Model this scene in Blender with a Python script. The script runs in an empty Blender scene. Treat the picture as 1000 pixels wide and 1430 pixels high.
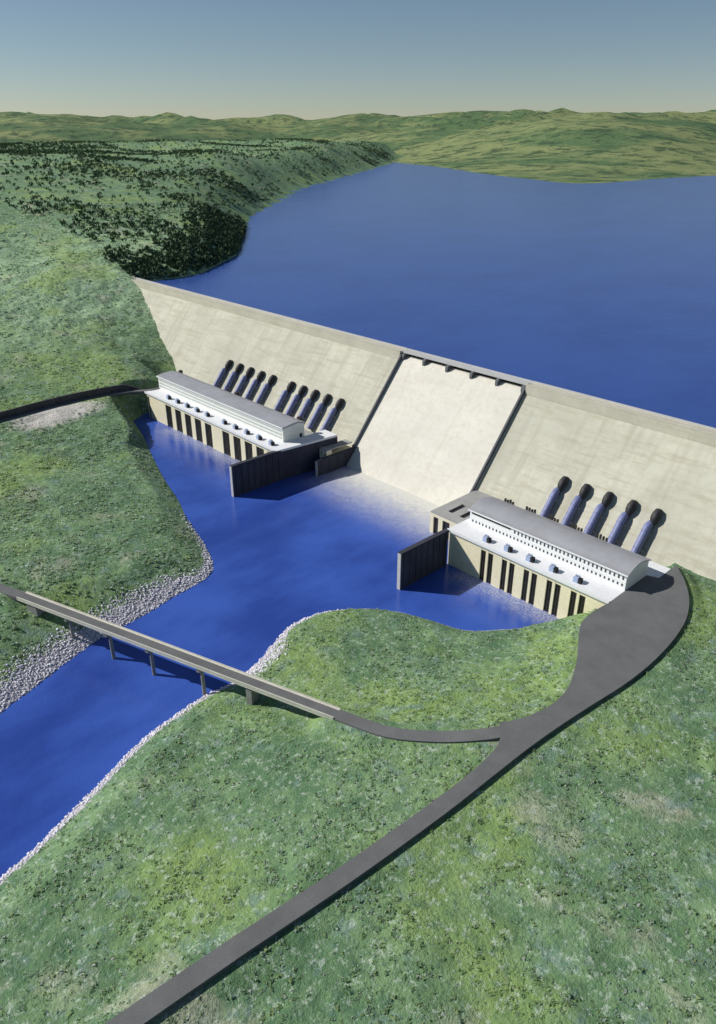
import bpy, bmesh, math, random
import numpy as np
from mathutils import Vector, Matrix
random.seed(7); rng = np.random.default_rng(11)
SC = bpy.context.scene; COL = SC.collection
R = math.radians

# ------------------------------------------------------------------ helpers
class MB:
    """collects shapes for ONE mesh object"""
    def __init__(s): s.v = []; s.f = []; s.m = []
    def add(s, vs, fs, mi=0):
        b = len(s.v); s.v += [tuple(map(float, p)) for p in vs]
        s.f += [tuple(b + i for i in f) for f in fs]; s.m += [mi] * len(fs)
    def box(s, x0, x1, y0, y1, z0, z1, mi=0):
        s.add([(x0,y0,z0),(x1,y0,z0),(x1,y1,z0),(x0,y1,z0),(x0,y0,z1),(x1,y0,z1),(x1,y1,z1),(x0,y1,z1)],
              [(0,3,2,1),(4,5,6,7),(0,1,5,4),(1,2,6,5),(2,3,7,6),(3,0,4,7)], mi)
    def prism(s, poly, z0, z1, mi=0):          # poly counter-clockwise in plan
        n = len(poly)
        zz0 = z0 if hasattr(z0, '__len__') else [z0]*n; zz1 = z1 if hasattr(z1, '__len__') else [z1]*n
        s.add([(p[0],p[1],zz0[i]) for i,p in enumerate(poly)] + [(p[0],p[1],zz1[i]) for i,p in enumerate(poly)],
              [tuple(range(n-1,-1,-1)), tuple(range(n,2*n))] + [(i,(i+1)%n,n+(i+1)%n,n+i) for i in range(n)], mi)
    def extrude_x(s, prof, x0, x1, mi=0):      # prof: (y,z) clockwise seen from +x ... both caps added
        n = len(prof)
        s.add([(x0,y,z) for y,z in prof] + [(x1,y,z) for y,z in prof],
              [tuple(range(n)), tuple(range(2*n-1,n-1,-1))] + [(i,n+i,n+(i+1)%n,(i+1)%n) for i in range(n)], mi)
    def tube(s, pts, rad, seg=20, mi=0, caps=True):
        pts = [Vector(p) for p in pts]; rad = rad if hasattr(rad,'__len__') else [rad]*len(pts)
        rings = []
        for i,p in enumerate(pts):
            d = (pts[min(i+1,len(pts)-1)] - pts[max(i-1,0)]).normalized()
            a = d.cross(Vector((1,0,0)));
            if a.length < .05: a = d.cross(Vector((0,1,0)))
            a.normalize(); b = d.cross(a)
            rings.append([p + rad[i]*(math.cos(t)*a + math.sin(t)*b) for t in [2*math.pi*k/seg for k in range(seg)]])
        vs = [q for r in rings for q in r]
        fs = [(i*seg+k, i*seg+(k+1)%seg, (i+1)*seg+(k+1)%seg, (i+1)*seg+k) for i in range(len(pts)-1) for k in range(seg)]
        if caps: fs += [tuple(range(seg-1,-1,-1)), tuple((len(pts)-1)*seg+k for k in range(seg))]
        s.add(vs, fs, mi)
    def build(s, name, mats, parent=None, smooth=False, bevel=0, recalc=True):
        me = bpy.data.meshes.new(name); me.from_pydata(s.v, [], s.f)
        mats = mats if isinstance(mats,(list,tuple)) else [mats]
        for m in mats: me.materials.append(m)
        me.polygons.foreach_set('material_index', s.m)
        if recalc:
            bm = bmesh.new(); bm.from_mesh(me); bmesh.ops.recalc_face_normals(bm, faces=bm.faces); bm.to_mesh(me); bm.free()
        if smooth:
            me.polygons.foreach_set('use_smooth', [True]*len(me.polygons))
            me.set_sharp_from_angle(angle=R(40))
        o = bpy.data.objects.new(name, me); COL.objects.link(o)
        if parent: o.parent = parent; o.matrix_parent_inverse = Matrix.Translation(-Vector(parent.location))
        if bevel:
            b = o.modifiers.new('bevel','BEVEL'); b.width = bevel; b.segments = 2; b.limit_method = 'ANGLE'
        return o

def thing(name, label, cat, loc=(0,0,0), group=None):
    o = bpy.data.objects.new(name, None); COL.objects.link(o); o.location = loc; o.empty_display_size = 2
    return tag(o, label, cat, group)
def tag(o, label=None, cat=None, group=None, kind=None):
    if label: o['label'] = label
    if cat: o['category'] = cat
    if group: o['group'] = group
    if kind: o['kind'] = kind
    return o
def dup(root, loc, label):
    r = root.copy(); COL.objects.link(r); r.location = loc; r['label'] = label
    for ch in list(root.children):
        c = ch.copy(); COL.objects.link(c); c.parent = r
        for g in ch.children:
            d = g.copy(); COL.objects.link(d); d.parent = c
    return r

def spline(pts, n=10):
    P = [np.array(p, float) for p in pts]; P = [2*P[0]-P[1]] + P + [2*P[-1]-P[-2]]; out = []
    for i in range(1, len(P)-2):
        for k in range(n):
            t = k/n; a,b,c,d = P[i-1],P[i],P[i+1],P[i+2]
            out.append(.5*((2*b)+(c-a)*t+(2*a-5*b+4*c-d)*t*t+(3*b-a-3*c+d)*t**3))
    out.append(P[-2]); return np.array(out)

# ------------------------------------------------------------------ materials
def mat(name): 
    m = bpy.data.materials.new(name); m.use_nodes = True; m.node_tree.nodes.clear(); return m
class NT:
    def __init__(s, m):
        s.t = m.node_tree; s.n = s.t.nodes; s.l = s.t.links
        s.out = s.n.new('ShaderNodeOutputMaterial'); s.b = s.n.new('ShaderNodeBsdfPrincipled')
        s.l.new(s.b.outputs[0], s.out.inputs[0]); s.geo = s.n.new('ShaderNodeNewGeometry'); s.pos = s.geo.outputs['Position']
    def set(s, i, v):
        if hasattr(v, 'is_linked') or isinstance(v, bpy.types.NodeSocket): s.l.new(v, i)
        else: i.default_value = v
    def math(s, op, a, b=0.0, c=None, clamp=False):
        n = s.n.new('ShaderNodeMath'); n.operation = op; n.use_clamp = clamp
        s.set(n.inputs[0], a); s.set(n.inputs[1], b)
        if c is not None: s.set(n.inputs[2], c)
        return n.outputs[0]
    def mapped(s, scale=(1,1,1), rot=(0,0,0), vec=None):
        n = s.n.new('ShaderNodeMapping'); s.l.new(vec or s.pos, n.inputs[0]); n.inputs['Scale'].default_value = scale; n.inputs['Rotation'].default_value = rot
        return n.outputs[0]
    def noise(s, scale, detail=4, rough=.55, vec=None, dist=0):
        n = s.n.new('ShaderNodeTexNoise'); s.l.new(vec or s.pos, n.inputs['Vector'])
        n.inputs['Scale'].default_value = scale; n.inputs['Detail'].default_value = detail; n.inputs['Roughness'].default_value = rough; n.inputs['Distortion'].default_value = dist
        return n.outputs[0]
    def rng(s, v, a, b, c=0., d=1.):
        n = s.n.new('ShaderNodeMapRange'); n.interpolation_type = 'SMOOTHSTEP'; s.set(n.inputs[0], v)
        for i,x in enumerate((a,b,c,d)): n.inputs[i+1].default_value = x
        return n.outputs[0]
    def mix(s, f, a, b):
        n = s.n.new('ShaderNodeMix'); n.data_type = 'RGBA'; s.set(n.inputs[0], f)
        for i,x in ((6,a),(7,b)): s.set(n.inputs[i], x if isinstance(x, bpy.types.NodeSocket) else (*x,1))
        return n.outputs[2]
    def xyz(s):
        n = s.n.new('ShaderNodeSeparateXYZ'); s.l.new(s.pos, n.inputs[0]); return n.outputs
    def bump(s, h, strength=.3, dist=1.):
        n = s.n.new('ShaderNodeBump'); n.inputs['Strength'].default_value = strength; n.inputs['Distance'].default_value = dist
        s.l.new(h, n.inputs['Height']); s.l.new(n.outputs[0], s.b.inputs['Normal'])
    def fin(s, col, rough=.85, spec=.3, metal=0):
        s.set(s.b.inputs['Base Color'], col if isinstance(col, bpy.types.NodeSocket) else (*col,1))
        s.set(s.b.inputs['Roughness'], rough); s.b.inputs['Specular IOR Level'].default_value = spec; s.b.inputs['Metallic'].default_value = metal

def concrete(name, c, var=.12, scale=.03, streak=0, joints=0, lifts=0, rough=.9):
    m = mat(name); t = NT(m); c = np.array(c)
    n1 = t.noise(scale, 6, .6); n2 = t.noise(scale*9, 5, .7)
    col = t.mix(t.rng(n1,.3,.7), c*(1-var), c*(1+var*.6))
    col = t.mix(t.math('MULTIPLY', t.rng(n2,.42,.72), .45), col, c*np.array((.78,.76,.70)))
    if streak:
        ns = t.noise(1, 4, .6, t.mapped((.09,.006,.006)))
        col = t.mix(t.math('MULTIPLY', t.rng(ns,.48,.72), streak), col, c*np.array((.66,.64,.60)))
    x = t.xyz()
    if joints:
        fr = t.math('FRACT', t.math('DIVIDE', t.math('ADD', x[0], 1000+6), joints))
        j = t.rng(t.math('ABSOLUTE', t.math('SUBTRACT', fr, .5)), .0, .085, 1, 0)
        j = t.math('MULTIPLY', j, t.rng(t.noise(.03,4),.3,.65,.15,.8))
        col = t.mix(t.math('MULTIPLY', j, .34), col, c*np.array((.62,.62,.60)))
    if lifts:
        nl = t.noise(1, 5, .65, t.mapped((.02,.12,.22)))
        col = t.mix(t.math('MULTIPLY', t.rng(nl,.46,.68), lifts), col, c*np.array((.74,.71,.64)))
    t.bump(t.math('ADD', n2, n1), .25, .6); t.fin(col, rough, .25); return m

def plain(name, c, rough=.6, var=.12, scale=.4, metal=0, spec=.4):
    m = mat(name); t = NT(m); c = np.array(c)
    n = t.noise(scale, 5, .65); col = t.mix(t.rng(n,.3,.7), c*(1-var), c*(1+var)); t.bump(n,.1,.1); t.fin(col, rough, spec, metal); return m

M = {}
M['dam'] = concrete('dam_concrete', (.545,.535,.445), .13, .014, streak=.5, joints=64, lifts=.6)
M['spill'] = concrete('spillway_concrete', (.69,.665,.59), .06, .018, streak=.2, lifts=.16)
M['crest'] = concrete('crest_concrete', (.56,.535,.44), .10, .03, lifts=.25)
M['parapet'] = concrete('parapet_concrete', (.50,.50,.50), .06, .05)
M['wall'] = concrete('shaded_wall_concrete', (.060,.062,.085), .25, .06, streak=.5)  # concrete darkened to carry the shade on the wall sides
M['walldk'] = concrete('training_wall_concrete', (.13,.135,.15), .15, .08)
M['pier'] = concrete('pier_concrete', (.80,.74,.53), .05, .05)
M['deck'] = concrete('deck_concrete', (.80,.81,.83), .03, .06)
M['white'] = plain('white_cladding', (.79,.80,.80), .6, .03, .2)
M['cream'] = plain('cream_cladding', (.76,.77,.72), .6, .04, .2)
M['roof'] = plain('grey_roof_sheet', (.33,.335,.36), .55, .08, .05)
M['gate'] = plain('dark_shade_gate', (.030,.026,.022), .6, .3, .3)
M['black'] = plain('dark_steel_and_opening_shade', (.022,.022,.026), .6, .3, .3)
M['glass'] = plain('dark_window_glass', (.05,.06,.08), .15, .2, .5)
M['band'] = plain('pale_glazing', (.42,.45,.46), .3, .1, .4)
M['pen'] = plain('blue_grey_steel_paint', (.165,.19,.36), .5, .12, .25)
M['trafo'] = plain('transformer_blue_paint', (.34,.42,.60), .5, .12, .6)
M['platf'] = concrete('platform_concrete', (.36,.36,.35), .12, .06)
M['bridge'] = concrete('bridge_concrete', (.64,.62,.54), .10, .08)
M['bpier'] = concrete('bridge_pier_concrete', (.26,.26,.25), .15, .1)
M['stone'] = concrete('retaining_wall_stone', (.09,.085,.09), .3, .1)

def asphalt():
    m = mat('asphalt'); t = NT(m); n1 = t.noise(.05,5,.6); n2 = t.noise(.9,4,.7)
    col = t.mix(t.rng(n1,.3,.7),(.130,.133,.133),(.165,.167,.167)); col = t.mix(t.math('MULTIPLY',t.rng(n2,.4,.7),.35),col,(.09,.09,.095))
    t.bump(n2,.2,.1); t.fin(col,.85,.3); return m
M['asphalt'] = asphalt()

def ground_mat():
    m = mat('ground_soil_and_grass'); t = NT(m); x = t.xyz()
    big = t.noise(.008,4,.55); mid = t.noise(.035,5,.65); fine = t.noise(.16,5,.7); tiny = t.noise(.5,4,.75)
    hi = t.math('MULTIPLY', t.rng(x[2],44,105), t.rng(x[0],-1500,-1000))                      # paler cover on the high slope
    lowc = t.mix(t.rng(mid,.38,.62),(.115,.215,.105),(.205,.325,.160))
    hic = t.mix(t.rng(mid,.38,.62),(.24,.38,.21),(.38,.53,.31))
    col = t.mix(hi, lowc, hic)
    col = t.mix(t.math('MULTIPLY',t.rng(big,.48,.64),.52), col, (.32,.44,.11))
    col = t.mix(t.math('MULTIPLY',t.rng(t.noise(.013,5,.6,t.mapped((1,1,1),(0,0,1.)),.4),.56,.68),.6), col, (.46,.45,.34))
    blu = t.noise(.06,5,.65,t.mapped((1,1,1),(0,0,2.)))
    col = t.mix(t.math('MULTIPLY',t.rng(blu,.54,.66),.6), col, (.20,.30,.27))
    med = t.noise(.11,4,.7,t.mapped((1,1,1),(0,0,.7)))
    col = t.mix(t.math('MULTIPLY',t.rng(med,.54,.68),.6), col, (.075,.16,.09))
    col = t.mix(t.math('MULTIPLY',t.rng(fine,.52,.66),.55), col, (.085,.17,.11))
    lite = t.noise(.22,4,.75,t.mapped((1,1,1),(0,0,1.4)))
    col = t.mix(t.math('MULTIPLY',t.rng(lite,.53,.66),.66), col, (.52,.60,.50))
    col = t.mix(t.math('MULTIPLY',t.rng(tiny,.60,.72),.7), col, (.60,.66,.60))
    # pale bank of bare rock below the upper road
    dx = t.math('DIVIDE', t.math('ADD', x[0], 458), 30); dy = t.math('DIVIDE', t.math('ADD', x[1], 232), 74)
    dd = t.math('ADD', t.math('MULTIPLY',dx,dx), t.math('MULTIPLY',dy,dy))
    dd = t.math('ADD', dd, t.math('MULTIPLY', t.math('SUBTRACT', fine, .5), 2.2))
    col = t.mix(t.rng(dd,.35,1.25,.85,0), col, t.mix(t.rng(tiny,.4,.6),(.58,.50,.44),(.82,.80,.78)))
    # stony strip close to the water
    att = t.n.new('ShaderNodeAttribute'); att.attribute_name = 'shore'
    s = t.math('ADD', att.outputs['Fac'], t.math('MULTIPLY', t.math('SUBTRACT', fine, .5), 1.1))
    st = t.mix(t.rng(tiny,.35,.65),(.38,.36,.39),(.66,.64,.67))
    col = t.mix(t.rng(s,.42,.58), col, st)
    hgt = t.math('ADD', t.math('MULTIPLY',fine,1.4), tiny); t.bump(hgt,.7,2.2); t.fin(col,.95,.15); return m
M['ground'] = ground_mat()

def hill_mat():
    m = mat('far_hill_cover'); t = NT(m); a = t.noise(.0012,6,.6); b = t.noise(.006,6,.7); c = t.noise(.02,5,.7)
    col = t.mix(t.rng(a,.4,.6),(.10,.17,.075),(.24,.28,.12)); col = t.mix(t.math('MULTIPLY',t.rng(b,.48,.60),.85),col,(.045,.085,.045))
    col = t.mix(t.math('MULTIPLY',t.rng(c,.56,.68),.5),col,(.36,.35,.22)); t.bump(b,.8,20); t.fin(col,.95,.1); return m
M['hill'] = hill_mat()
def leaf_mat():
    m = mat('scrub_leaves'); t = NT(m); r = t.geo.outputs['Random Per Island']
    cr = t.n.new('ShaderNodeValToRGB'); t.l.new(r, cr.inputs[0]); e = cr.color_ramp; e.interpolation = 'CONSTANT'
    cols = [(0,(.20,.31,.17)),(.14,(.28,.42,.20)),(.36,(.38,.50,.24)),(.52,(.46,.55,.27)),(.64,(.36,.48,.42)),(.78,(.55,.64,.57)),(.90,(.72,.75,.72))]
    e.elements[0].color = (*cols[0][1],1); e.elements[1].position = cols[1][0]; e.elements[1].color = (*cols[1][1],1)
    for p,c in cols[2:]: k = e.elements.new(p); k.color = (*c,1)
    big = t.noise(.008,4,.55)
    col = t.mix(t.math('MULTIPLY',t.rng(big,.50,.66),.4), cr.outputs[0], (.45,.55,.18))
    t.fin(col,.8,.15)
    tr = t.n.new('ShaderNodeBsdfTranslucent'); t.l.new(col,tr.inputs[0]); mx = t.n.new('ShaderNodeMixShader'); mx.inputs[0].default_value = .62
    t.l.new(t.b.outputs[0],mx.inputs[1]); t.l.new(tr.outputs[0],mx.inputs[2]); t.l.new(mx.outputs[0],t.out.inputs[0]); return m
M['leaf'] = leaf_mat()
def rock_mat():
    m = mat('riprap_rock'); t = NT(m); r = t.geo.outputs['Random Per Island']
    col = t.mix(r,(.52,.50,.56),(.84,.82,.87)); n = t.noise(1.5,4); t.bump(n,.4,.3); t.fin(col,.9,.2); return m
M['rock'] = rock_mat()
def forest_mat():
    m = mat('forest_leaves'); t = NT(m); r = t.geo.outputs['Random Per Island']
    t.fin(t.mix(r,(.045,.085,.045),(.11,.16,.075)),.85,.2); return m
M['forest'] = forest_mat()

def water_mat(name, base, reflect_foam=False, scale=.12, bump=.25, rough=.12):
    m = mat(name); t = NT(m); x = t.xyz()
    w1 = t.noise(scale,3,.6,t.mapped((1,1.7,1),(0,0,.5))); w2 = t.noise(scale*6,3,.6,t.mapped((1,1.5,1),(0,0,.3)))
    big = t.noise(.006,3,.5)
    big2 = t.noise(.022,5,.65,t.mapped((1,.45,1),(0,0,.6)))
    col = t.mix(t.rng(t.math('ADD',t.math('MULTIPLY',big,.6),t.math('MULTIPLY',big2,.4)),.36,.62), np.array(base)*(np.array((.62,.62,.74)) if reflect_foam else np.array((.88,.88,.92))), np.array(base)*(1.16 if reflect_foam else 1.06))
    rg = rough
    if reflect_foam:
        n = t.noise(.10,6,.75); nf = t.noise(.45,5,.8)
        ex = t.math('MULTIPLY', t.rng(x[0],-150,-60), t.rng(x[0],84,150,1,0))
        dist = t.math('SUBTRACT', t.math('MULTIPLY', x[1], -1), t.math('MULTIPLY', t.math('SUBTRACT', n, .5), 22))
        f1 = t.math('MULTIPLY', t.rng(dist,-10,118,1,0), ex)  # painted blurred reflection of the bright spillway face, paling the water
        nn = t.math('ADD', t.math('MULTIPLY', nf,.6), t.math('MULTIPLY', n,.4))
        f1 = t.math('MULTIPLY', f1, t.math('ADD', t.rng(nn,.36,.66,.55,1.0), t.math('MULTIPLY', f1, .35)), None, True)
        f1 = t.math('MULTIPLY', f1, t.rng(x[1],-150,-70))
        # turbulence where the draft tubes discharge, plus painted pale reflections of the piers
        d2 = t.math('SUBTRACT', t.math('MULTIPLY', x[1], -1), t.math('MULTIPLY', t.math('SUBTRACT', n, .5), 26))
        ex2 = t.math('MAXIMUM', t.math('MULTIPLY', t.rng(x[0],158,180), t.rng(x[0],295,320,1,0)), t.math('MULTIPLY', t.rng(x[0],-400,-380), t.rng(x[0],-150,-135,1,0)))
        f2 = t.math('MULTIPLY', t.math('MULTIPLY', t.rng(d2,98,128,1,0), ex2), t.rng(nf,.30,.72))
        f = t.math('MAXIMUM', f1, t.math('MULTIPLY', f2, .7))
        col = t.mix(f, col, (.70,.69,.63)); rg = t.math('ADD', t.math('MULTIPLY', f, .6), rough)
    t.bump(t.math('ADD', w1, t.math('MULTIPLY', w2,.35)), bump, 1.2); t.fin(col, rg, .5); t.b.inputs['IOR'].default_value = 1.45
    return m
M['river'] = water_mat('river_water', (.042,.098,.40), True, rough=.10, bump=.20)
M['lake'] = water_mat('lake_water', (.040,.088,.32), False, .06, .22, .2)

# ------------------------------------------------------------------ ground
SHL = [(-456,-124),(-385,-145.5),(-303,-175),(-231,-200),(-164,-220),(-116,-238),(-54,-256),(-12,-273),(6,-291),(13,-328),(22,-372),(26,-408),(37,-447),(52,-484),(63,-516),(80,-560),(98,-640),(90,-780),(40,-1000),(-60,-1500)]
SHR = [(330,-84),(303,-88),(285,-116),(261,-148),(240,-172),(207,-184),(175,-197),(149,-219),(131,-247),(127,-279),(136,-306),(149,-335),(156,-368),(154,-388),(157,-415),(161,-439),(169,-464),(186,-505),(206,-560),(218,-640),(208,-780),(150,-1000),(60,-1500)]
SHL = [tuple(p) for p in spline(SHL,4)]; SHR = [tuple(p) for p in spline(SHR,4)]
RIVER = [(-472,-96)] + SHL + SHR[::-1] + [(335,-60),(150,2),(-472,2)]
LAKE = [(-868,112),(-842,150),(-838,205),(-852,266),(-905,335),(-1010,470),(-1300,700),(-1700,1000),(-2600,1900),(-5000,5200),(2500,5200),(2500,112)]
_tl = spline([(332.6,-99),(330.6,-118),(332,-140),(341.5,-160),(353,-180),(362,-199),(368,-214),(371,-228),(371.3,-243),(369,-256.5),(364.4,-270.8),(357.5,-283.5)],4)
_tm = spline([(366,-293.2),(369.5,-301.5),(371,-311),(372.2,-330),(371,-370),(366,-440),(356,-540),(345,-700),(338,-1000)],3)
_tr = spline([(349,-1000),(356,-700),(367,-540),(377,-440),(382,-370),(383.4,-330),(384.4,-297),(385.6,-276),(387.8,-250),(391.3,-219),(395.2,-187),(396.8,-153),(395.3,-117),(390.6,-83),(383,-58),(373,-37),(359.5,-17),(350,-6),(342.6,2)],3)
TERR = [tuple(p) for p in _tl]+[tuple(p) for p in _tm]+[tuple(p) for p in _tr]+[(342.6,-30.6),(332.6,-34.6)]
LROAD = spline([(-470,-560,39),(-474,-440,40),(-478,-305,41),(-484,-254,41),(-487,-199,41),(-483,-148,41),(-474,-112,41),(-458,-88,41),(-456,-60,41)],8)
BR0 = np.array((-38.,-453.,31.)); BR1 = np.array((268.,-351.5,32.))
WROAD = spline([(-520,-720,27),(-330,-600,28),(-180,-515,30),(-90,-473,31),tuple(BR0)],8)
EROAD = spline([tuple(BR1),(305.5,-339.6,34),(330.4,-323.7,36.5),(348.2,-308,39),(362,-291,40.75),(371,-272,40.9)],8)

def poly_sd(px, py, poly):      # signed distance, positive OUTSIDE
    d2 = np.full(px.shape, 1e18); ins = np.zeros(px.shape, bool); n = len(poly)
    for i in range(n):
        ax,ay = poly[i]; bx,by = poly[(i+1)%n]; ex,ey = bx-ax, by-ay
        t = np.clip(((px-ax)*ex+(py-ay)*ey)/(ex*ex+ey*ey+1e-12),0,1)
        d2 = np.minimum(d2,(px-ax-t*ex)**2+(py-ay-t*ey)**2)
        c = (ay>py)!=(by>py)
        with np.errstate(divide='ignore', invalid='ignore'): xi = ax+(py-ay)*ex/(ey if ey else 1e-12)
        ins ^= c & (px<xi)
    return np.where(ins,-1,1)*np.sqrt(d2)
def line_dist(px, py, L):
    best = np.full(px.shape,1e18); z = np.zeros(px.shape); side = np.zeros(px.shape)
    for i in range(len(L)-1):
        a,b = L[i],L[i+1]; ex,ey = b[0]-a[0],b[1]-a[1]
        t = np.clip(((px-a[0])*ex+(py-a[1])*ey)/(ex*ex+ey*ey+1e-12),0,1)
        d = (px-a[0]-t*ex)**2+(py-a[1]-t*ey)**2; k = d<best
        best = np.where(k,d,best); z = np.where(k,a[2]+t*(b[2]-a[2]),z); side = np.where(k, ex*(py-a[1])-ey*(px-a[0]), side)
    return np.sqrt(best), z, side
CTRL = [(-583,32,36),(-620,42,48),(-680,60,72),(-757,83,102),(-800,98,119),(-826,108,131),(-860,122,139),(-930,120,146),(-530,5,26),(-475,10,20),
        (-550,-60,56),(-560,-160,56),(-560,-260,53),(-560,-360,50),(-600,-460,46),(-700,-150,84),(-700,-350,72),(-820,-40,113),(-900,-160,118),(-950,20,154),(-1000,-420,92),(-1050,150,166),(-1100,0,152),
        (-960,300,160),(-1050,450,165),(-1200,600,175),(-1400,300,215),(-1500,-100,195),(-1500,-600,130),(-1600,900,200),(-2400,1200,260),(-2400,0,280),(-900,260,146),(-1200,-1000,110),(-2000,-1300,200),
        (-445,-150,37),(-445,-240,35),(-440,-320,32),(-380,-260,24),(-330,-310,22),(-240,-330,21),(-300,-230,16),(-180,-300,17),(-100,-330,19),(-200,-420,24),(-100,-400,23),(-40,-360,18),(-60,-430,24),(-330,-450,28),(-300,-600,24),(-150,-560,25),(-20,-520,19),(20,-600,16),(-100,-800,20),(-600,-900,50),
        (340,-150,37),(310,-140,16),(290,-180,14),(330,-210,29),(260,-230,12),(330,-260,30),(220,-260,11),(180,-310,10),(280,-310,22),(220,-350,14),(190,-395,13),(250,-390,22),(310,-370,31),(340,-330,36),(300,-430,27),(230,-450,16),(250,-560,19),(340,-450,34),(300,-700,24),
        (410,-120,37),(380,-20,33),(372,24,28),(352,20,26),(345,10,33),(420,20,30),(460,-60,37),(430,-220,38),(480,-300,41),(430,-400,39),(560,-200,46),(600,40,70),(700,120,130),(800,-100,110),(700,-500,70),(560,-600,52),(900,-900,90),(900,400,190),(1300,200,230),(420,-700,38),
        (620,116,120),(650,240,150)]
CTRL = np.array(CTRL, float)
def _k(r): return np.sqrt(r*r+30.**2)
def rbf_fit():
    P = CTRL[:,:2]; n = len(P); r = np.linalg.norm(P[:,None]-P[None],axis=2)
    A = np.zeros((n+1,n+1)); A[:n,:n] = _k(r)-np.eye(n)*2.0; A[:n,n] = A[n,:n] = 1
    return np.linalg.solve(A, np.append(CTRL[:,2],0))
W = rbf_fit()
_tab = rng.random((256,256))
def vnoise(x, y):
    xi = np.floor(x).astype(int); yi = np.floor(y).astype(int); fx = x-xi; fy = y-yi
    fx = fx*fx*(3-2*fx); fy = fy*fy*(3-2*fy); g = lambda a,b: _tab[a%256,b%256]
    return (g(xi,yi)*(1-fx)+g(xi+1,yi)*fx)*(1-fy)+(g(xi,yi+1)*(1-fx)+g(xi+1,yi+1)*fx)*fy-.5
def sstep(t): t = np.clip(t,0,1); return t*t*(3-2*t)
def height(px, py):
    z = np.full(px.shape, W[-1])
    for (cx,cy,_),w in zip(CTRL,W[:-1]): z = z+w*_k(np.hypot(px-cx,py-cy))
    z = np.maximum(z, 2.5)
    far = sstep((np.hypot(px+100,py+100)-1500)/1500)
    z = z + far*60*vnoise(px/420+3,py/420)
    amp = 1+.7*sstep((-px-560)/200)
    z = z + amp*(3.2*vnoise(px/34+.3,py/34)+1.6*vnoise(px/13,py/13+9)+1.5*vnoise(px/5.2,py/5.2))
    # roads and terrace: bed under the slabs
    for L,hw,dz in ((LROAD,5,1.2),(WROAD,5,.9),(EROAD,5.5,1.3)):
        d,rz,_ = line_dist(px,py,L); k = 1-sstep((d-hw-1)/14); z = z*(1-k)+(rz-dz)*k
    d = poly_sd(px,py,TERR); k = 1-sstep((d-1)/16); z = z*(1-k)+(41-2.6)*k
    k = sstep((px+600)/90)*(px<332)*(py>-40)*(py<110); z = np.where(k>0, np.minimum(z, 14*k+z*(1-k)), z)
    # banks
    d = poly_sd(px,py,RIVER)
    steep = .5+1.0*sstep((px-268)/25)*sstep((py+190)/40)+.9*sstep((-330-px)/60)-.16*sstep((-py-250)/60)*sstep((125-px)/30)
    up = d*steep
    z = np.where(d>0, np.minimum(z, up+.25*vnoise(px/4,py/4)*np.minimum(d,2)), -np.minimum(-d*.6,14)-.3)
    z = np.where((d>0)&(d<4), np.maximum(z,.15*d), z)
    shore = 1-np.clip(d/((14+22*sstep((-py-262)/90)*sstep((120-px)/40))),0,1)
    shore = np.where(d<0,1,shore)*sstep((-225-py)/60+ .0)
    shore = np.maximum(shore, np.where(d<0,1,1-np.clip(d/5,0,1))*.9*sstep((px-100)/20))
    d = poly_sd(px,py,LAKE)
    z = np.where(d<0, np.minimum(z,126-np.minimum(-d*.5+1,30)), np.where(py>112, np.minimum(z,126+d*.6+.5), z))
    return z, shore
def axis(dense0, dense1, step, lo, hi, g=1.12):
    a = list(np.arange(dense0,dense1+.1,step)); s = step
    while a[-1] < hi: s = min(s*g,160); a.append(a[-1]+s)
    s = step
    while a[0] > lo: s = min(s*g,160); a.insert(0,a[0]-s)
    return np.array(a)
gx = axis(-960,560,3.2,-5200,2600); gy = axis(-640,160,3.2,-2200,5200)
GX,GY = np.meshgrid(gx,gy); GZ,GS = height(GX,GY)
def grid_mesh(name, X, Y, Z, m):
    ny,nx = X.shape; me = bpy.data.meshes.new(name)
    co = np.stack([X,Y,Z],-1).reshape(-1,3); i = (np.arange(ny-1)[:,None]*nx+np.arange(nx-1)[None]).ravel()
    q = np.stack([i,i+1,i+nx+1,i+nx],-1).astype(np.int32)
    me.vertices.add(len(co)); me.vertices.foreach_set('co',co.ravel()); me.loops.add(q.size); me.loops.foreach_set('vertex_index',q.ravel())
    me.polygons.add(len(q)); me.polygons.foreach_set('loop_start',np.arange(0,q.size,4,dtype=np.int32)); me.polygons.foreach_set('use_smooth',np.ones(len(q),bool))
    me.update(); me.validate(); me.materials.append(m); o = bpy.data.objects.new(name,me); COL.objects.link(o); return o
g = grid_mesh('ground',GX,GY,GZ,M['ground']); tag(g,kind='structure')
at = g.data.attributes.new('shore','FLOAT','POINT'); at.data.foreach_set('value',GS.ravel().astype(np.float32))

def plane(name, poly, z, m):
    me = bpy.data.meshes.new(name); me.from_pydata([(x,y,z) for x,y in poly],[],[tuple(range(len(poly)))]); me.materials.append(m)
    o = bpy.data.objects.new(name,me); COL.objects.link(o); return tag(o,kind='structure')
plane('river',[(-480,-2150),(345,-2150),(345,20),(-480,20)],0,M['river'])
plane('lake',[(-1300,114),(900,114),(2500,300),(30000,2000),(30000,34000),(-34000,34000),(-34000,1300),(-2500,1100)],126,M['lake'])

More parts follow.
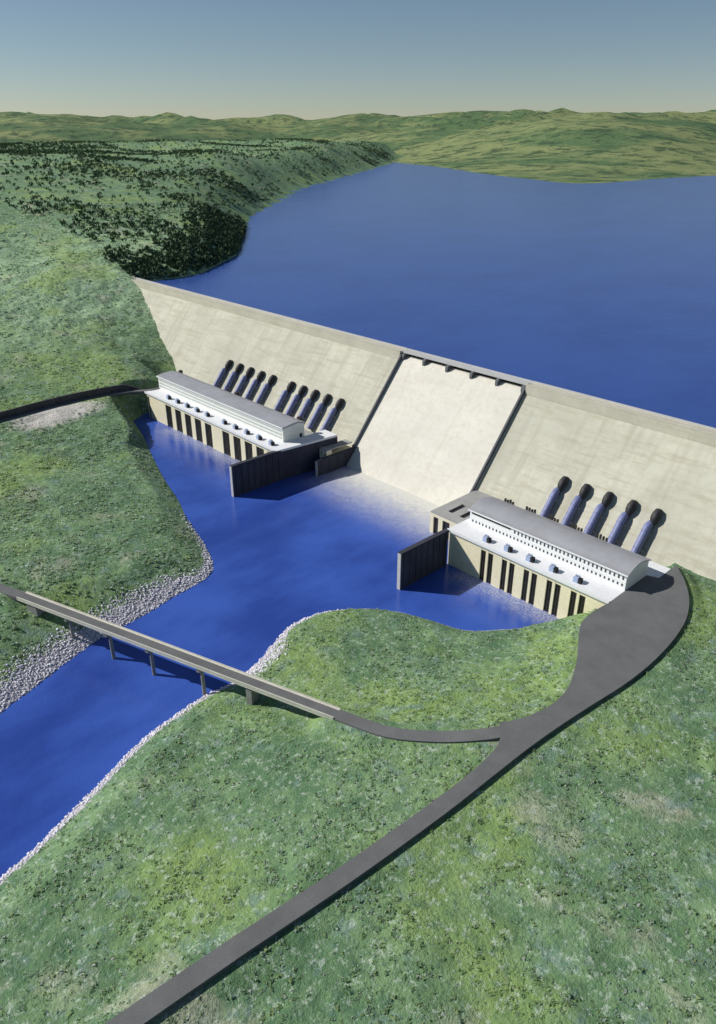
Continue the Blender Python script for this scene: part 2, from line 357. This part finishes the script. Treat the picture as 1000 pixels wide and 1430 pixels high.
# far shore
def far_hills():
    a = np.linspace(R(60),R(190),260); r = np.linspace(0,1,26); A,Rr = np.meshgrid(a,r)
    base = 6500+1800*np.sin(A*5+.7)+900*np.sin(A*11); rad = base+Rr*14000
    X = 575+rad*np.cos(A); Y = -620+rad*np.sin(A)
    ridge = np.abs(vnoise(X/2100,Y/2100))*2; ridge2 = vnoise(X/800+5,Y/800); r3 = vnoise(X/300,Y/300)
    Z = 118+sstep(Rr/.5)*(230+330*(1-ridge)+150*ridge2+45*r3)*(.55+.5*Rr)
    Z[-1] = -200
    o = grid_mesh('hills',X,Y,Z,M['hill']); tag(o,kind='structure'); at = o.data.attributes.new('shore','FLOAT','POINT')
far_hills()

# ------------------------------------------------------------------ roads
def ribbon(name, L, hw, thick, m):
    mb = MB(); T = np.gradient(L[:,:2],axis=0); T /= np.linalg.norm(T,axis=1)[:,None]; Nn = np.stack([-T[:,1],T[:,0]],1)
    n = len(L); l = L[:,:2]+Nn*hw; r = L[:,:2]-Nn*hw; vs = []
    for i in range(n): z = L[i,2]; vs += [(*l[i],z),(*r[i],z),(*r[i],z-thick),(*l[i],z-thick)]
    fs = [(3,2,1,0),tuple(4*(n-1)+k for k in range(4))]
    for i in range(n-1):
        for k in range(4): fs.append((4*i+k,4*i+(k+1)%4,4*i+4+(k+1)%4,4*i+4+k))
    mb.add(vs,fs); return mb.build(name,m)
mb = MB(); mb.prism(TERR,37.4,41); tag(mb.build('service_road',M['asphalt']),kind='structure')
tag(ribbon('upper_road',LROAD,4.6,3,M['asphalt']),kind='structure')
tag(ribbon('west_road',WROAD,5.0,3,M['asphalt']),kind='structure')
tag(ribbon('east_road',EROAD,5.2,3.2,M['asphalt']),kind='structure')

# ------------------------------------------------------------------ dam
S0,S1 = -106,91     # spillway edges
TY,TZ = 101.,123.5    # top of the downstream slope
def face_y(z): return TY*z/TZ
FN = Vector((0,-TZ,TY)).normalized(); FU = Vector((0,TY,TZ)).normalized()
dam = thing('concrete_dam','long pale concrete gravity dam with bright spillway in its middle, holding back the lake','dam',(0,60,0))
for x0,x1 in ((-890,S0-3),(S1+3,660)):
    mb = MB(); mb.extrude_x([(116,-20),(116,TZ),(TY,TZ),(0,0),(-16.3,-20)],x0,x1); mb.build('dam_face',M['dam'],dam)
    mb = MB(); mb.extrude_x([(116,TZ),(116,134.4),(TY-.4,134.4),(TY-.4,TZ)],x0,x1); cb = mb.build('crest_block',M['crest'],dam)
    mb = MB(); mb.box(x0,x1,114.6,116.4,134.4,136.2); mb.build('crest_parapet',M['parapet'],cb)
    mb = MB(); mb.box(x0,x1,TY-.6,TY+.3,134.4,135.5); mb.build('crest_kerb',M['crest'],cb)
mb = MB(); mb.extrude_x([(116,-20),(116,126.5),(112,127.6),(107,126.8),(102,124),(TY-1.6,121.5),(-1.6,0),(-18,-20)],S0-3,S1+3); mb.build('spillway_chute',M['spill'],dam)
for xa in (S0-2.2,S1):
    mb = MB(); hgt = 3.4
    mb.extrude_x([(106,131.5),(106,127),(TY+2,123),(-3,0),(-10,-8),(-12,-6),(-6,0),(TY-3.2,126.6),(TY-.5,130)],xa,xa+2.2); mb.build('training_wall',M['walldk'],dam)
mb = MB(); mb.box(S0-3,S1+3,105.5,116.2,132.3,134.6); cbr = mb.build('crest_bridge',M['parapet'],dam)
for y in (105.6,115.2):
    mb = MB(); mb.box(S0-3,S1+3,y,y+.9,134.6,136); mb.build('bridge_parapet',M['parapet'],cbr)
bay = (S1-S0)/5
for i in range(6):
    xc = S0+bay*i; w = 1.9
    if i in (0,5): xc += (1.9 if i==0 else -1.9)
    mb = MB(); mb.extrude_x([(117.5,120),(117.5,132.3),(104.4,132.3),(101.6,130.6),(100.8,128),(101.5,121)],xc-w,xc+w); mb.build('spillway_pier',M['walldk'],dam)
for i in range(5):
    mb = MB(); a = S0+bay*i+2; mb.box(a,a+bay-4,113.6,114.6,126.0,132.3); mb.build('spillway_gate',M['gate'],dam)

# ------------------------------------------------------------------ powerhouses
def powerhouse(name,label,deckpoly,backpoly,slots,xs0,xs1):
    t = thing(name,label,'powerhouse',((xs0+xs1)/2,-60,0))
    mb = MB(); mb.prism(deckpoly,38.2,41); mb.build('deck',M['deck'],t)
    mb = MB(); mb.box(xs0,xs1,-98.6,-97.6,39.2,42.0); mb.build('deck_parapet',M['white'],t)
    mb = MB(); mb.prism([(max(p[0],xs0+1),max(p[1],-92.0)) for p in deckpoly],-14,38.2); mb.build('substructure',M['wall'],t)  # dark concrete puts the shade of the deck side into the colour
    mb = MB(); mb.prism(backpoly,-14,19); mb.build('rear_platform',M['platf'],t)
    edges = [xs0+1.0]
    for a,b in slots: edges += [a,b]
    edges.append(xs1-1.0)
    for i in range(0,len(edges),2):
        mb = MB(); a,b = edges[i],edges[i+1]
        mb.box(a,b,-96,-92,-14,38.2); mb.build('draft_tube_pier',M['pier'],t)
    for a,b in slots:
        mb = MB(); mb.box(a,b,-94.6,-92.1,-12,34.0)
        for k in range(1,max(2,int((b-a)/3))): xk = a+(b-a)*k/max(2,int((b-a)/3)); mb.box(xk-.3,xk+.3,-95.1,-94.6,-12,34)
        gt = mb.build('draft_tube_shade_gate',M['gate'],t)  # near-black panel stands in for the shaded depth of the slot
        mb = MB(); mb.box(a,b,-95.8,-92.1,34.0,38.2); mb.build('slot_lintel',M['pier'],t)
    return t
DECKL = [(-455,-98),(-129,-98),(-121.8,-34),(-118.6,-6),(-118.8,-4),(-144,-4),(-144,-37),(-455,-37)]
BACKL = [(-455,-37),(-144,-37),(-144,14),(-455,14)]
slL = [(-453.2,-447.5)]+[(c-8.2,c+8.2) for c in (-392,-365,-338.5,-312,-286)]+[(c-8.2,c+8.2) for c in (-243,-217,-191,-165.5,-141.5)]
PL = powerhouse('powerhouse','long white powerhouse with flat grey roof, on the far side of the spillway',DECKL,BACKL,slL,-455,-129)
DECKR = [(152,-98),(332.4,-98),(332.4,-34.4),(342.4,-30.4),(343.4,-8),(316,-8),(316,-33),(152,-33)]
BACKR = [(152,-33),(315.9,-33),(315.9,-8.2),(331,-8.2),(331,14),(152,14)]
slR = []
for i in range(5):
    c = 201.2+25.2*i; slR += [(c-7.4,c-1.4),(c+1.4,c+7.4)]
PR = powerhouse('powerhouse','white powerhouse with rounded grey roof and rows of small windows, beside the paved terrace',DECKR,BACKR,slR,152,332.4)
def hall_left():
    t = PL; x0,x1 = -455,-145.5
    mb = MB(); mb.extrude_x([(-73,41),(-38,41),(-38,58.5),(-48,61.6),(-73,59.2)],x0,x1); wl = mb.build('wall',M['cream'],t)
    mb = MB(); mb.extrude_x([(-74.6,59.2),(-48,61.7),(-36.6,58.2),(-36.6,59.6),(-48,63.6),(-58,63.4),(-74.6,61.4)],x0-1.2,x1+1.2); rf = mb.build('roof',M['roof'],t)
    mb = MB(); mb.box(x0-1.4,x1+1.4,-75.0,-74.7,59.4,61.3); mb.build('fascia',M['white'],rf)
    for z in (45.2,49.8,54.6):
        mb = MB(); mb.box(x0+3,x1-3,-73.25,-72.9,z,z+1.5); mb.build('window_band',M['band'],wl)
    mb = MB(); mb.box(x1-.1,x1+.25,-46,-42,41,46); mb.build('door',M['black'],wl)
    for x in (-453,-302,-160):
        mb = MB(); mb.box(x-2.5,x+2.5,-36.4,-32,19,61.2); mb.box(x-2.8,x+2.8,-36.4,-31.6,61.2,61.9); mb.build('stair_tower',M['gate'],t)
hall_left()
def hall_right():
    t = PR; x0,x1 = 159,332
    arc = [(-72+38*k/12, 57.2+5.4*math.sin(math.pi*(k/12)**.9)) for k in range(13)]
    inner = [(y,z-.9) for y,z in arc]
    mb = MB(); mb.extrude_x([(-72,41)]+[( -34,41)]+inner[::-1],x0,x1); wl = mb.build('wall',M['white'],t)
    ro = [(-73.8,56.3)]+[(-73.8,57.2)]+arc+[(-32.6,57.0),(-32.6,56.2)]
    mb = MB(); mb.extrude_x(ro+inner[::-1],x0-1.2,x1+1.4); rf = mb.build('roof',M['roof'],t,smooth=True)
    mb = MB(); mb.box(x0-1.4,x1+1.6,-74.2,-73.9,55.9,57.4); mb.build('fascia',M['white'],rf)
    mb = MB(); mb.box(x0+2.5,x0+50,-72.5,-71.8,53.0,55.6); mb.build('louvre_band',M['gate'],wl)
    w0 = None
    for z,h in ((50.6,3.4),(44.2,2.4)):
        for i in range(40):
            x = x0+4+i*4.25
            if z>50 and x < x0+51: continue
            mb = MB(); mb.box(x-.75,x+.75,-72.2,-71.7,z-.0,z+h); mb.build('window',M['glass'],wl)
    mb = MB(); mb.box(x0,x1,-72.35,-72.05,48.2,48.8); mb.build('string_course',M['white'],wl)
    for i in range(5):
        x = 177+26.6*i
        mb = MB()
        for k in range(4):
            hh = 40.0+random.random()*2.2; mb.box(x-6+k*3.2,x-4.4+k*3.2,-32.2,-30.2,19,19+hh)
        mb.build('roof_vent',M['gate'],t)
hall_right()

# transformers on the decks
def make_trafo():
    t = thing('transformer','x','transformer',(0,0,0),'transformers along the powerhouse decks')
    mb = MB(); mb.box(-3.2,1.6,-2.2,2.2,0.5,5.0); mb.box(-3.6,2.0,-2.6,2.6,0,.5); tk = mb.build('tank',M['trafo'],t,bevel=.15)
    mb = MB()
    for k in range(7): mb.box(1.7,4.2,-2.3+k*.72,-2.0+k*.72,.7,4.3)
    mb.box(1.7,4.3,-2.4,2.5,.4,.7); mb.build('radiator',M['black'],t)
    for k in range(3):
        mb = MB(); mb.tube([(-2.2+k*1.5,0,5.0),(-2.2+k*1.5,0,5.6),(-2.2+k*1.5,0,6.9)],[.35,.28,.14],8); mb.build('bushing',M['parapet'],tk)
    mb = MB(); mb.tube([(-2.8,1.3,5.7),(1.2,1.3,5.7)],.6,12); mb.build('oil_conservator',M['trafo'],tk)
    return t
tp = make_trafo(); first = True
ordw = ['first','second','third','fourth','fifth','sixth','seventh','eighth','ninth','tenth']
for i,x in enumerate([-400,-375,-349,-323,-297,-255,-229,-203,-176,-150]):
    lab = f'blue transformer on the flat-roofed powerhouse\'s deck, {ordw[i]} of ten from its left'
    if first: tp.location = (x,-89,41); tp['label'] = lab; first = False
    else: dup(tp,(x,-89,41),lab)
for i in range(5):
    dup(tp,(194.5+25.3*i,-89.5,41),f'blue transformer on the round-roofed powerhouse\'s deck, {ordw[i]} of five from its left')

# penstocks
def make_pen():
    t = thing('penstock','x','penstock',(0,0,0),'penstocks on the dam face')
    def P(s,n): return FU*s+FN*n
    ax = [P(-26,5.2),P(-12,5.2),P(0,5.2),P(5,5.2),P(9,5.2),P(11.5,4.4),P(13.5,2.4),P(14.5,-2)]
    mb = MB(); mb.tube(ax,3.9,24); pipe = mb.build('pipe',M['pen'],t,smooth=True)
    for s in (-14,4):
        mb = MB(); mb.tube([P(s-.5,5.4),P(s+.5,5.4)],4.15,24); mb.build('stiffener_ring',M['pen'],pipe,smooth=True)
    mb = MB(); mb.tube([P(10,2.0),P(12.5,2.4),P(15.5,3.0),P(19.5,3.6),P(24,3.6),P(28,2.6),P(30,-.5)],[1.8,1.9,3.2,4.5,4.7,4.0,2.0],20)
    mb.v = [(x+2.2,y,z) for x,y,z in mb.v]
    mb.build('dark_head',M['black'],t,smooth=True)  # dark rounded head above the pipe top
    for s in (-14,3):
        mb = MB(); c = P(s,1.6); d = FU*1.0
        mb.add([tuple(Vector((sx*4.6,0,0))+c+d*a+FN*b) for sx in (-1,1) for a in (-1,1) for b in (-2.4,2.2)],[(0,1,3,2),(4,6,7,5),(0,4,5,1),(2,3,7,6),(0,2,6,4),(1,5,7,3)]); mb.build('saddle',M['platf'],t)
    return t
pp = make_pen(); zb = 40; first = True
for i,x in enumerate([-438,-409.5,-381,-352.5,-324,-278.5,-251.5,-224.5,-197.5,-170.5]):
    grp = 'left cluster' if i<5 else 'right cluster'
    lab = f'blue-grey penstock with dark head behind the far powerhouse, {ordw[i%5]} in the {grp} of five'
    if first: pp.location = (x,face_y(zb),zb); pp['label'] = lab; first = False
    else: dup(pp,(x,face_y(zb),zb),lab)
for i in range(5):
    dup(pp,(189+26.6*i,face_y(zb),zb),f'thick blue-grey penstock with dark head behind the rounded roof, {ordw[i]} of five from the spillway')

# tailrace walls and sluice blocks
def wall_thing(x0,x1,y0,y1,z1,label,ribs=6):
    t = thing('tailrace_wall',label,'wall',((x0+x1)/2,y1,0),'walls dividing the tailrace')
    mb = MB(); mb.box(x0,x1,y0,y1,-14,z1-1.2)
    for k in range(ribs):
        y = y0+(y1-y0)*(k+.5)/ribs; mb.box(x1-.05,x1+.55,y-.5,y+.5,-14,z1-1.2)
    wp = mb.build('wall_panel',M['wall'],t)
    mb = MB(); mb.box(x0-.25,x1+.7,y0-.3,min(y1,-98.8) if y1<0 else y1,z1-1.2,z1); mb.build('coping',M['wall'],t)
    mb = MB(); mb.box(x0,x1,y0-.9,y0,-14,z1-1.2); mb.build('lit_nose',M['parapet'],wp)  # pale end box, painted as the sunlit end of the wall
    return t
wall_thing(-132.2,-128.1,-165,-90,40.9,'tall shaded concrete wall running out from the far powerhouse deck into the water',8)
wall_thing(-107.5,-104.3,-52,19,22,'short low shaded wall at the left foot of the spillway',5)
wall_thing(150,154,-167,-98.8,41,'tall shaded concrete wall running out from the near powerhouse deck into the water',8)
def sluice(x0,x1,y0,y1,z1,holes,pits,label,mface):
    t = thing('sluice_block',label,'sluice',((x0+x1)/2,(y0+y1)/2,0))
    mb = MB(); xs = [x0]
    for a,b,_,_ in holes: xs += [a,b]
    xs.append(x1)
    for i in range(0,len(xs),2): mb.box(xs[i],xs[i+1],y0,y0+9,-14,z1-1.5)
    for a,b,c,d in holes:
        if c>-14: mb.box(a,b,y0,y0+9,-14,c)
        if d<z1-1.5: mb.box(a,b,y0,y0+9,d,z1-1.5)
    mb.box(x0,x1,y0+9,y1,-14,z1-8); blk = mb.build('block',mface,t)
    for a,b,c,d in holes:
        mb = MB(); mb.box(a,b,y0+1.6,y0+8.8,c,d); mb.build('sluice_shade_gate',M['black'],blk)  # black filling, painted shade inside the hole
    # top slab with open pits
    ys = sorted({y0,y1}|{v for p in pits for v in (p[2],p[3])}); xx = sorted({x0,x1}|{v for p in pits for v in (p[0],p[1])})
    mb = MB()
    for i in range(len(xx)-1):
        for j in range(len(ys)-1):
            cx,cy = (xx[i]+xx[i+1])/2,(ys[j]+ys[j+1])/2
            if not any(p[0]<cx<p[1] and p[2]<cy<p[3] for p in pits): mb.box(xx[i],xx[i+1],ys[j],ys[j+1],z1-1.5,z1)
    for p in pits:
        pb = MB(); pb.box(p[0]-.5,p[1]+.5,p[2]-.5,p[3]+.5,z1-8,z1-1.6); pb.build('pit_shade',M['black'],t)  # black block in place of the shade down in the opening
    mb.build('top_slab',M['platf'],t)
    return t
sluice(-121.5,-107.7,-33,12,29.5,[(-119.6,-116.2,22,26),(-112.6,-109.2,21,25)],[],'small cream concrete block with two dark outlets between far powerhouse and spillway',M['pier'])
sluice(94.3,149.6,-58,22,26,[(99,106,-14,21),(112,122,-14,21)],[(107.5,114,-44.5,-19),(124,130.5,-45,-20.5)],'flat grey concrete platform with two dark slots between spillway and near powerhouse',M['pier'])

# retaining wall above the upper road
def retaining():
    L = LROAD[8:-12]; T = np.gradient(L[:,:2],axis=0); T /= np.linalg.norm(T,axis=1)[:,None]; Nn = np.stack([-T[:,1],T[:,0]],1)
    t = thing('retaining_wall','dark stone retaining wall cut into the green hill beside the upper road','wall',tuple(L[len(L)//2]))
    a = L[:,:2]+Nn*4.9; b = L[:,:2]+Nn*6.9; n = len(L)
    h = 41+9*np.clip(np.minimum(np.arange(n),np.arange(n)[::-1])/6,0.12,1)
    mb = MB(); vs = []
    for i in range(n): vs += [(*a[i],34),(*b[i],34),(*b[i],h[i]),(*a[i],h[i])]
    fs = [(0,1,2,3),tuple(4*(n-1)+k for k in (3,2,1,0))]+[(4*i+k,4*i+4+k,4*i+4+(k+1)%4,4*i+(k+1)%4) for i in range(n-1) for k in range(4)]
    mb.add(vs,fs); mb.build('stone_face',M['stone'],t)
    mb = MB(); vs = []
    a2 = L[:,:2]+Nn*4.6; b2 = L[:,:2]+Nn*7.1
    for i in range(n): vs += [(*a2[i],h[i]),(*b2[i],h[i]),(*b2[i],h[i]+.6),(*a2[i],h[i]+.6)]
    mb.add(vs,fs); mb.build('coping',M['stone'],t)
retaining()

# ------------------------------------------------------------------ bridge
def bridge():
    d = BR1-BR0; Ln = np.linalg.norm(d[:2]); u = d[:2]/Ln; n = np.array((-u[1],u[0]))
    t = thing('road_bridge','narrow concrete road bridge crossing the river on slim piers','bridge',tuple(BR0))
    def q(s,w,z): p = BR0[:2]+u*s+n*w; return (p[0],p[1],z+(BR1[2]-BR0[2])*s/Ln)
    def bar(mb,s0,s1,w0,w1,z0,z1): mb.add([q(s0,w0,z0),q(s1,w0,z0),q(s1,w1,z0),q(s0,w1,z0),q(s0,w0,z1),q(s1,w0,z1),q(s1,w1,z1),q(s0,w1,z1)],[(0,3,2,1),(4,5,6,7),(0,1,5,4),(1,2,6,5),(2,3,7,6),(3,0,4,7)])
    mb = MB(); bar(mb,0,Ln,-5.4,5.4,28.6,30.6); mb.build('deck',M['bridge'],t)
    mb = MB(); bar(mb,0,Ln,-3.7,3.7,30.6,31.0); mb.build('carriageway',M['asphalt'],t)
    for s in (-1,1):
        mb = MB(); bar(mb,0,Ln,*sorted((s*3.8,s*5.4)),30.6,31.3); mb.build('pavement',M['bridge'],t)
        mb = MB(); bar(mb,0,Ln,*sorted((s*5.1,s*5.5)),31.3,32.3); mb.build('parapet',M['bridge'],t)
        mb = MB(); bar(mb,0,Ln,*sorted((s*2.2,s*3.4)),26.6,28.6); mb.build('girder',M['bpier'],t)
    for x in (17,61,103.5,153):
        s = (x-BR0[0])/u[0]; base = -12 if x>40 else 2
        mb = MB(); mb.tube([q(s,0,base),q(s,0,8),q(s,0,24.8)],[1.75,1.5,1.4],16); pr = mb.build('pier',M['bpier'],t,smooth=True)
        mb = MB(); bar(mb,s-1.5,s+1.5,-4.6,4.6,24.6,26.6); mb.build('pier_cap',M['bpier'],pr)
    for s0,s1 in ((10,22),(Ln-76,Ln-71)):
        mb = MB(); bar(mb,s0,s1,-4.4,4.4,10,26.6); mb.build('abutment',M['bpier'],t)
bridge()

# ------------------------------------------------------------------ stuff: rocks, scrub, forest
def soup(name, cent, rad, tmpl_v, tmpl_f, m, squash=.75, jit=.25, leafy=False):
    k = len(cent); nv = len(tmpl_v); tv = np.array(tmpl_v,float); tf = np.array(tmpl_f,np.int32)
    th = rng.random(k)*2*np.pi; c,s = np.cos(th),np.sin(th)
    V = np.repeat(tv[None],k,0)*(1+jit*(rng.random((k,nv,3))-.5)*2)
    x = V[:,:,0]*c[:,None]-V[:,:,1]*s[:,None]; y = V[:,:,0]*s[:,None]+V[:,:,1]*c[:,None]
    V = np.stack([x,y,V[:,:,2]*squash],-1)*rad[:,None,None]+cent[:,None,:]
    F = (tf[None]+(np.arange(k)*nv)[:,None,None]).reshape(-1,3).astype(np.int32)
    me = bpy.data.meshes.new(name); me.vertices.add(k*nv); me.vertices.foreach_set('co',V.ravel()); me.loops.add(F.size); me.loops.foreach_set('vertex_index',F.ravel())
    me.polygons.add(len(F)); me.polygons.foreach_set('loop_start',np.arange(0,F.size,3,dtype=np.int32)); me.update(); me.validate(); me.materials.append(m)
    o = bpy.data.objects.new(name,me); COL.objects.link(o); return tag(o,kind='stuff')
bm = bmesh.new(); bmesh.ops.create_icosphere(bm,subdivisions=1,radius=1); bm.verts.ensure_lookup_table(); ICO_V = [tuple(v.co) for v in bm.verts]; ICO_F = [tuple(v.index for v in f.verts) for f in bm.faces]; bm.free()

def sample(n, x0,x1,y0,y1): return x0+(x1-x0)*rng.random(n), y0+(y1-y0)*rng.random(n)
def on_road(x,y,mg=1.5):
    k = poly_sd(x,y,TERR)<mg
    for L,hw in ((LROAD,7.5),(WROAD,5.2),(EROAD,5.6)): k |= line_dist(x,y,L)[0]<hw+mg
    return k
def bridge_clear(x,y):
    return line_dist(x,y,np.array([BR0,BR1]))[0]<6
x,y = sample(190000,-130,260,-780,-190); d = poly_sd(x,y,RIVER)
wid = 7+22*sstep((-y-262)/90)*sstep((125-x)/30)+13*sstep((-y-295)/15)*sstep((x-100)/20)*sstep((y+372)/20)
keep = (d>-1.5)&(d<wid*(.55+.6*rng.random(len(x))))&~on_road(x,y)
keep &= (rng.random(len(x))<sstep((-y-225)/50))
x,y = x[keep],y[keep]; z,_ = height(x,y); r = .40+.85*rng.random(len(x))**3
tag(soup('riprap_rocks',np.stack([x,y,z+.2*r],-1),r,ICO_V,ICO_F,M['rock'],.7,.35),'loose pale rocks lining the river banks','rocks')

# leafy clump: little random triangles through a dome
def clump(nt, seed):
    g = np.random.default_rng(seed); V=[];F=[]
    for i in range(nt):
        p = g.normal(size=3); p /= np.linalg.norm(p); p *= (.45+.55*g.random()); p[2] = abs(p[2])*.9
        a = g.normal(size=3); a/=np.linalg.norm(a); b = np.cross(a,g.normal(size=3)); b/=np.linalg.norm(b); s = .38+.25*g.random()
        k=len(V); V += [tuple(p+a*s),tuple(p-.6*a*s+.8*b*s),tuple(p-.6*a*s-.8*b*s)]; F.append((k,k+1,k+2))
    return V,F
# connected dome so that a whole clump is one island (one colour), with a ragged outline
DOME_V = [(0,0,.85)]+[(.62*math.cos(a),.62*math.sin(a),.62) for a in np.linspace(0,2*math.pi,6)[:-1]]+[(1.*math.cos(a+.6),1.*math.sin(a+.6),-.15) for a in np.linspace(0,2*math.pi,6)[:-1]]
DOME_F = [(0,1+i,1+(i+1)%5) for i in range(5)]+[(1+i,6+i,1+(i+1)%5) for i in range(5)]+[(1+(i+1)%5,6+i,6+(i+1)%5) for i in range(5)]
def scrub(n,x0,x1,y0,y1,rs,dens=None):
    x,y = sample(n,x0,x1,y0,y1); d = poly_sd(x,y,RIVER)
    keep = (d>3)&~on_road(x,y,2.2)
    lim = 21*sstep((-y-262)/90)*sstep((125-x)/30)+6*sstep((-y-225)/50)
    keep &= d>lim*(.6+.6*rng.random(len(x)))
    keep &= ~((((x+462)/26)**2+((y+238)/62)**2<1)&(rng.random(len(x))<.85))
    cl = vnoise(x/22+7,y/22)+.6*vnoise(x/8,y/8+3); keep &= rng.random(len(x))<sstep((cl+.45)/.8)
    keep &= ~((y>face_y(0)-4)&(x>-583)&(x<345)); keep &= ~((x>-462)&(x<346)&(y>-100))
    x,y = x[keep],y[keep]; z,_ = height(x,y)
    keep = ~((y>0)&(y>face_y(np.minimum(z,135))-3)&(y<120)&(z<136)); keep &= ~((y>112)&(z<126.5))
    x,y,z = x[keep],y[keep],z[keep]; r = rs[0]+(rs[1]-rs[0])*rng.random(len(x))**2.2
    return np.stack([x,y,z-.05*r],-1), r
cs = [scrub(36000,120,640,-640,30,(.7,2.0)), scrub(32000,-480,70,-640,-110,(.9,2.6)), scrub(22000,-1050,-440,-420,330,(1.0,2.6)), scrub(12000,-1500,-1000,-500,800,(2,5)), scrub(9000,-620,120,-1100,-640,(1.2,3)), scrub(7000,560,900,-700,200,(1.2,3))]
cen = np.concatenate([c for c,_ in cs]); rad = np.concatenate([r for _,r in cs])
CV,CF = clump(11,5)
tag(soup('scrub',cen,rad,CV,CF,M['leaf'],.8,.3),'green and grey-green scrub covering the slopes','scrub')
# dark wood on the lake shore behind the dam's left end
x,y = sample(9000,-1500,-800,118,900); d = poly_sd(x,y,LAKE); keep = (d>1)&(d<150)&(rng.random(len(x))<.9*sstep((170-d)/150)+.05)
x,y = x[keep],y[keep]; z,_ = height(x,y); r = 3+3.5*rng.random(len(x))
DV,DF = clump(26,3)
tag(soup('lakeside_wood',np.stack([x,y,z+.5*r],-1),r,DV,DF,M['forest'],1.1,.3),'dark wood on the lake shore behind the end of the dam','wood')

x,y = sample(60000,-5000,-850,150,5000); d = poly_sd(x,y,LAKE); cl = vnoise(x/260,y/260)+.6*vnoise(x/90,y/90+4)
keep = (d>4)&(rng.random(len(x))<.12+.8*sstep((cl-.02)/.25)); x,y = x[keep],y[keep]; z,_ = height(x,y); r = 4+6*rng.random(len(x))
DV,DF = clump(9,8)
tag(soup('distant_wood',np.stack([x,y,z+.4*r],-1),r,DV,DF,M['forest'],1.,.3),'scattered dark woods over the hills beyond the lake shore','wood')

# ------------------------------------------------------------------ light, sky, camera
SHX,SHY,EL = .80,.60,36
sd = Vector((SHX*math.cos(R(EL)),SHY*math.cos(R(EL)),-math.sin(R(EL)))).normalized()
sl = bpy.data.lights.new('sun','SUN'); sl.energy = 4.8; sl.angle = R(.5); sl.color = (1,.965,.90)
so = bpy.data.objects.new('sun',sl); COL.objects.link(so); so.rotation_euler = sd.to_track_quat('-Z','Y').to_euler(); so.location = (-400,-500,600)
w = bpy.data.worlds.new('World'); SC.world = w; w.use_nodes = True; nt = w.node_tree; nt.nodes.clear()
sk = nt.nodes.new('ShaderNodeTexSky'); sk.sky_type = 'NISHITA'; sk.sun_disc = False; sk.dust_density = .25; sk.air_density = 1.0; sk.altitude = 1500; sk.ozone_density = 2; sk.sun_elevation = R(EL); sk.sun_rotation = math.atan2(-SHX,-SHY)
bg = nt.nodes.new('ShaderNodeBackground'); bg.inputs[1].default_value = .065; ou = nt.nodes.new('ShaderNodeOutputWorld')
nt.links.new(sk.outputs[0],bg.inputs[0]); nt.links.new(bg.outputs[0],ou.inputs[0])
cd = bpy.data.cameras.new('camera'); co = bpy.data.objects.new('camera',cd); COL.objects.link(co); co.location = (575,-620,400)
cd.sensor_fit = 'HORIZONTAL'; cd.sensor_width = 36; cd.lens = 37.8; cd.clip_start = 1; cd.clip_end = 60000
az = R(136.724); pt = R(-27.0434); fw = Vector((math.cos(az)*math.cos(pt),math.sin(az)*math.cos(pt),math.sin(pt)))
co.rotation_euler = fw.to_track_quat('-Z','Y').to_euler(); SC.camera = co
SC.view_settings.view_transform = 'Standard'; SC.view_settings.look = 'None'; SC.view_settings.exposure = 0; SC.view_settings.gamma = 1
SC.render.engine = 'CYCLES'; SC.cycles.max_bounces = 6; SC.cycles.use_denoising = True
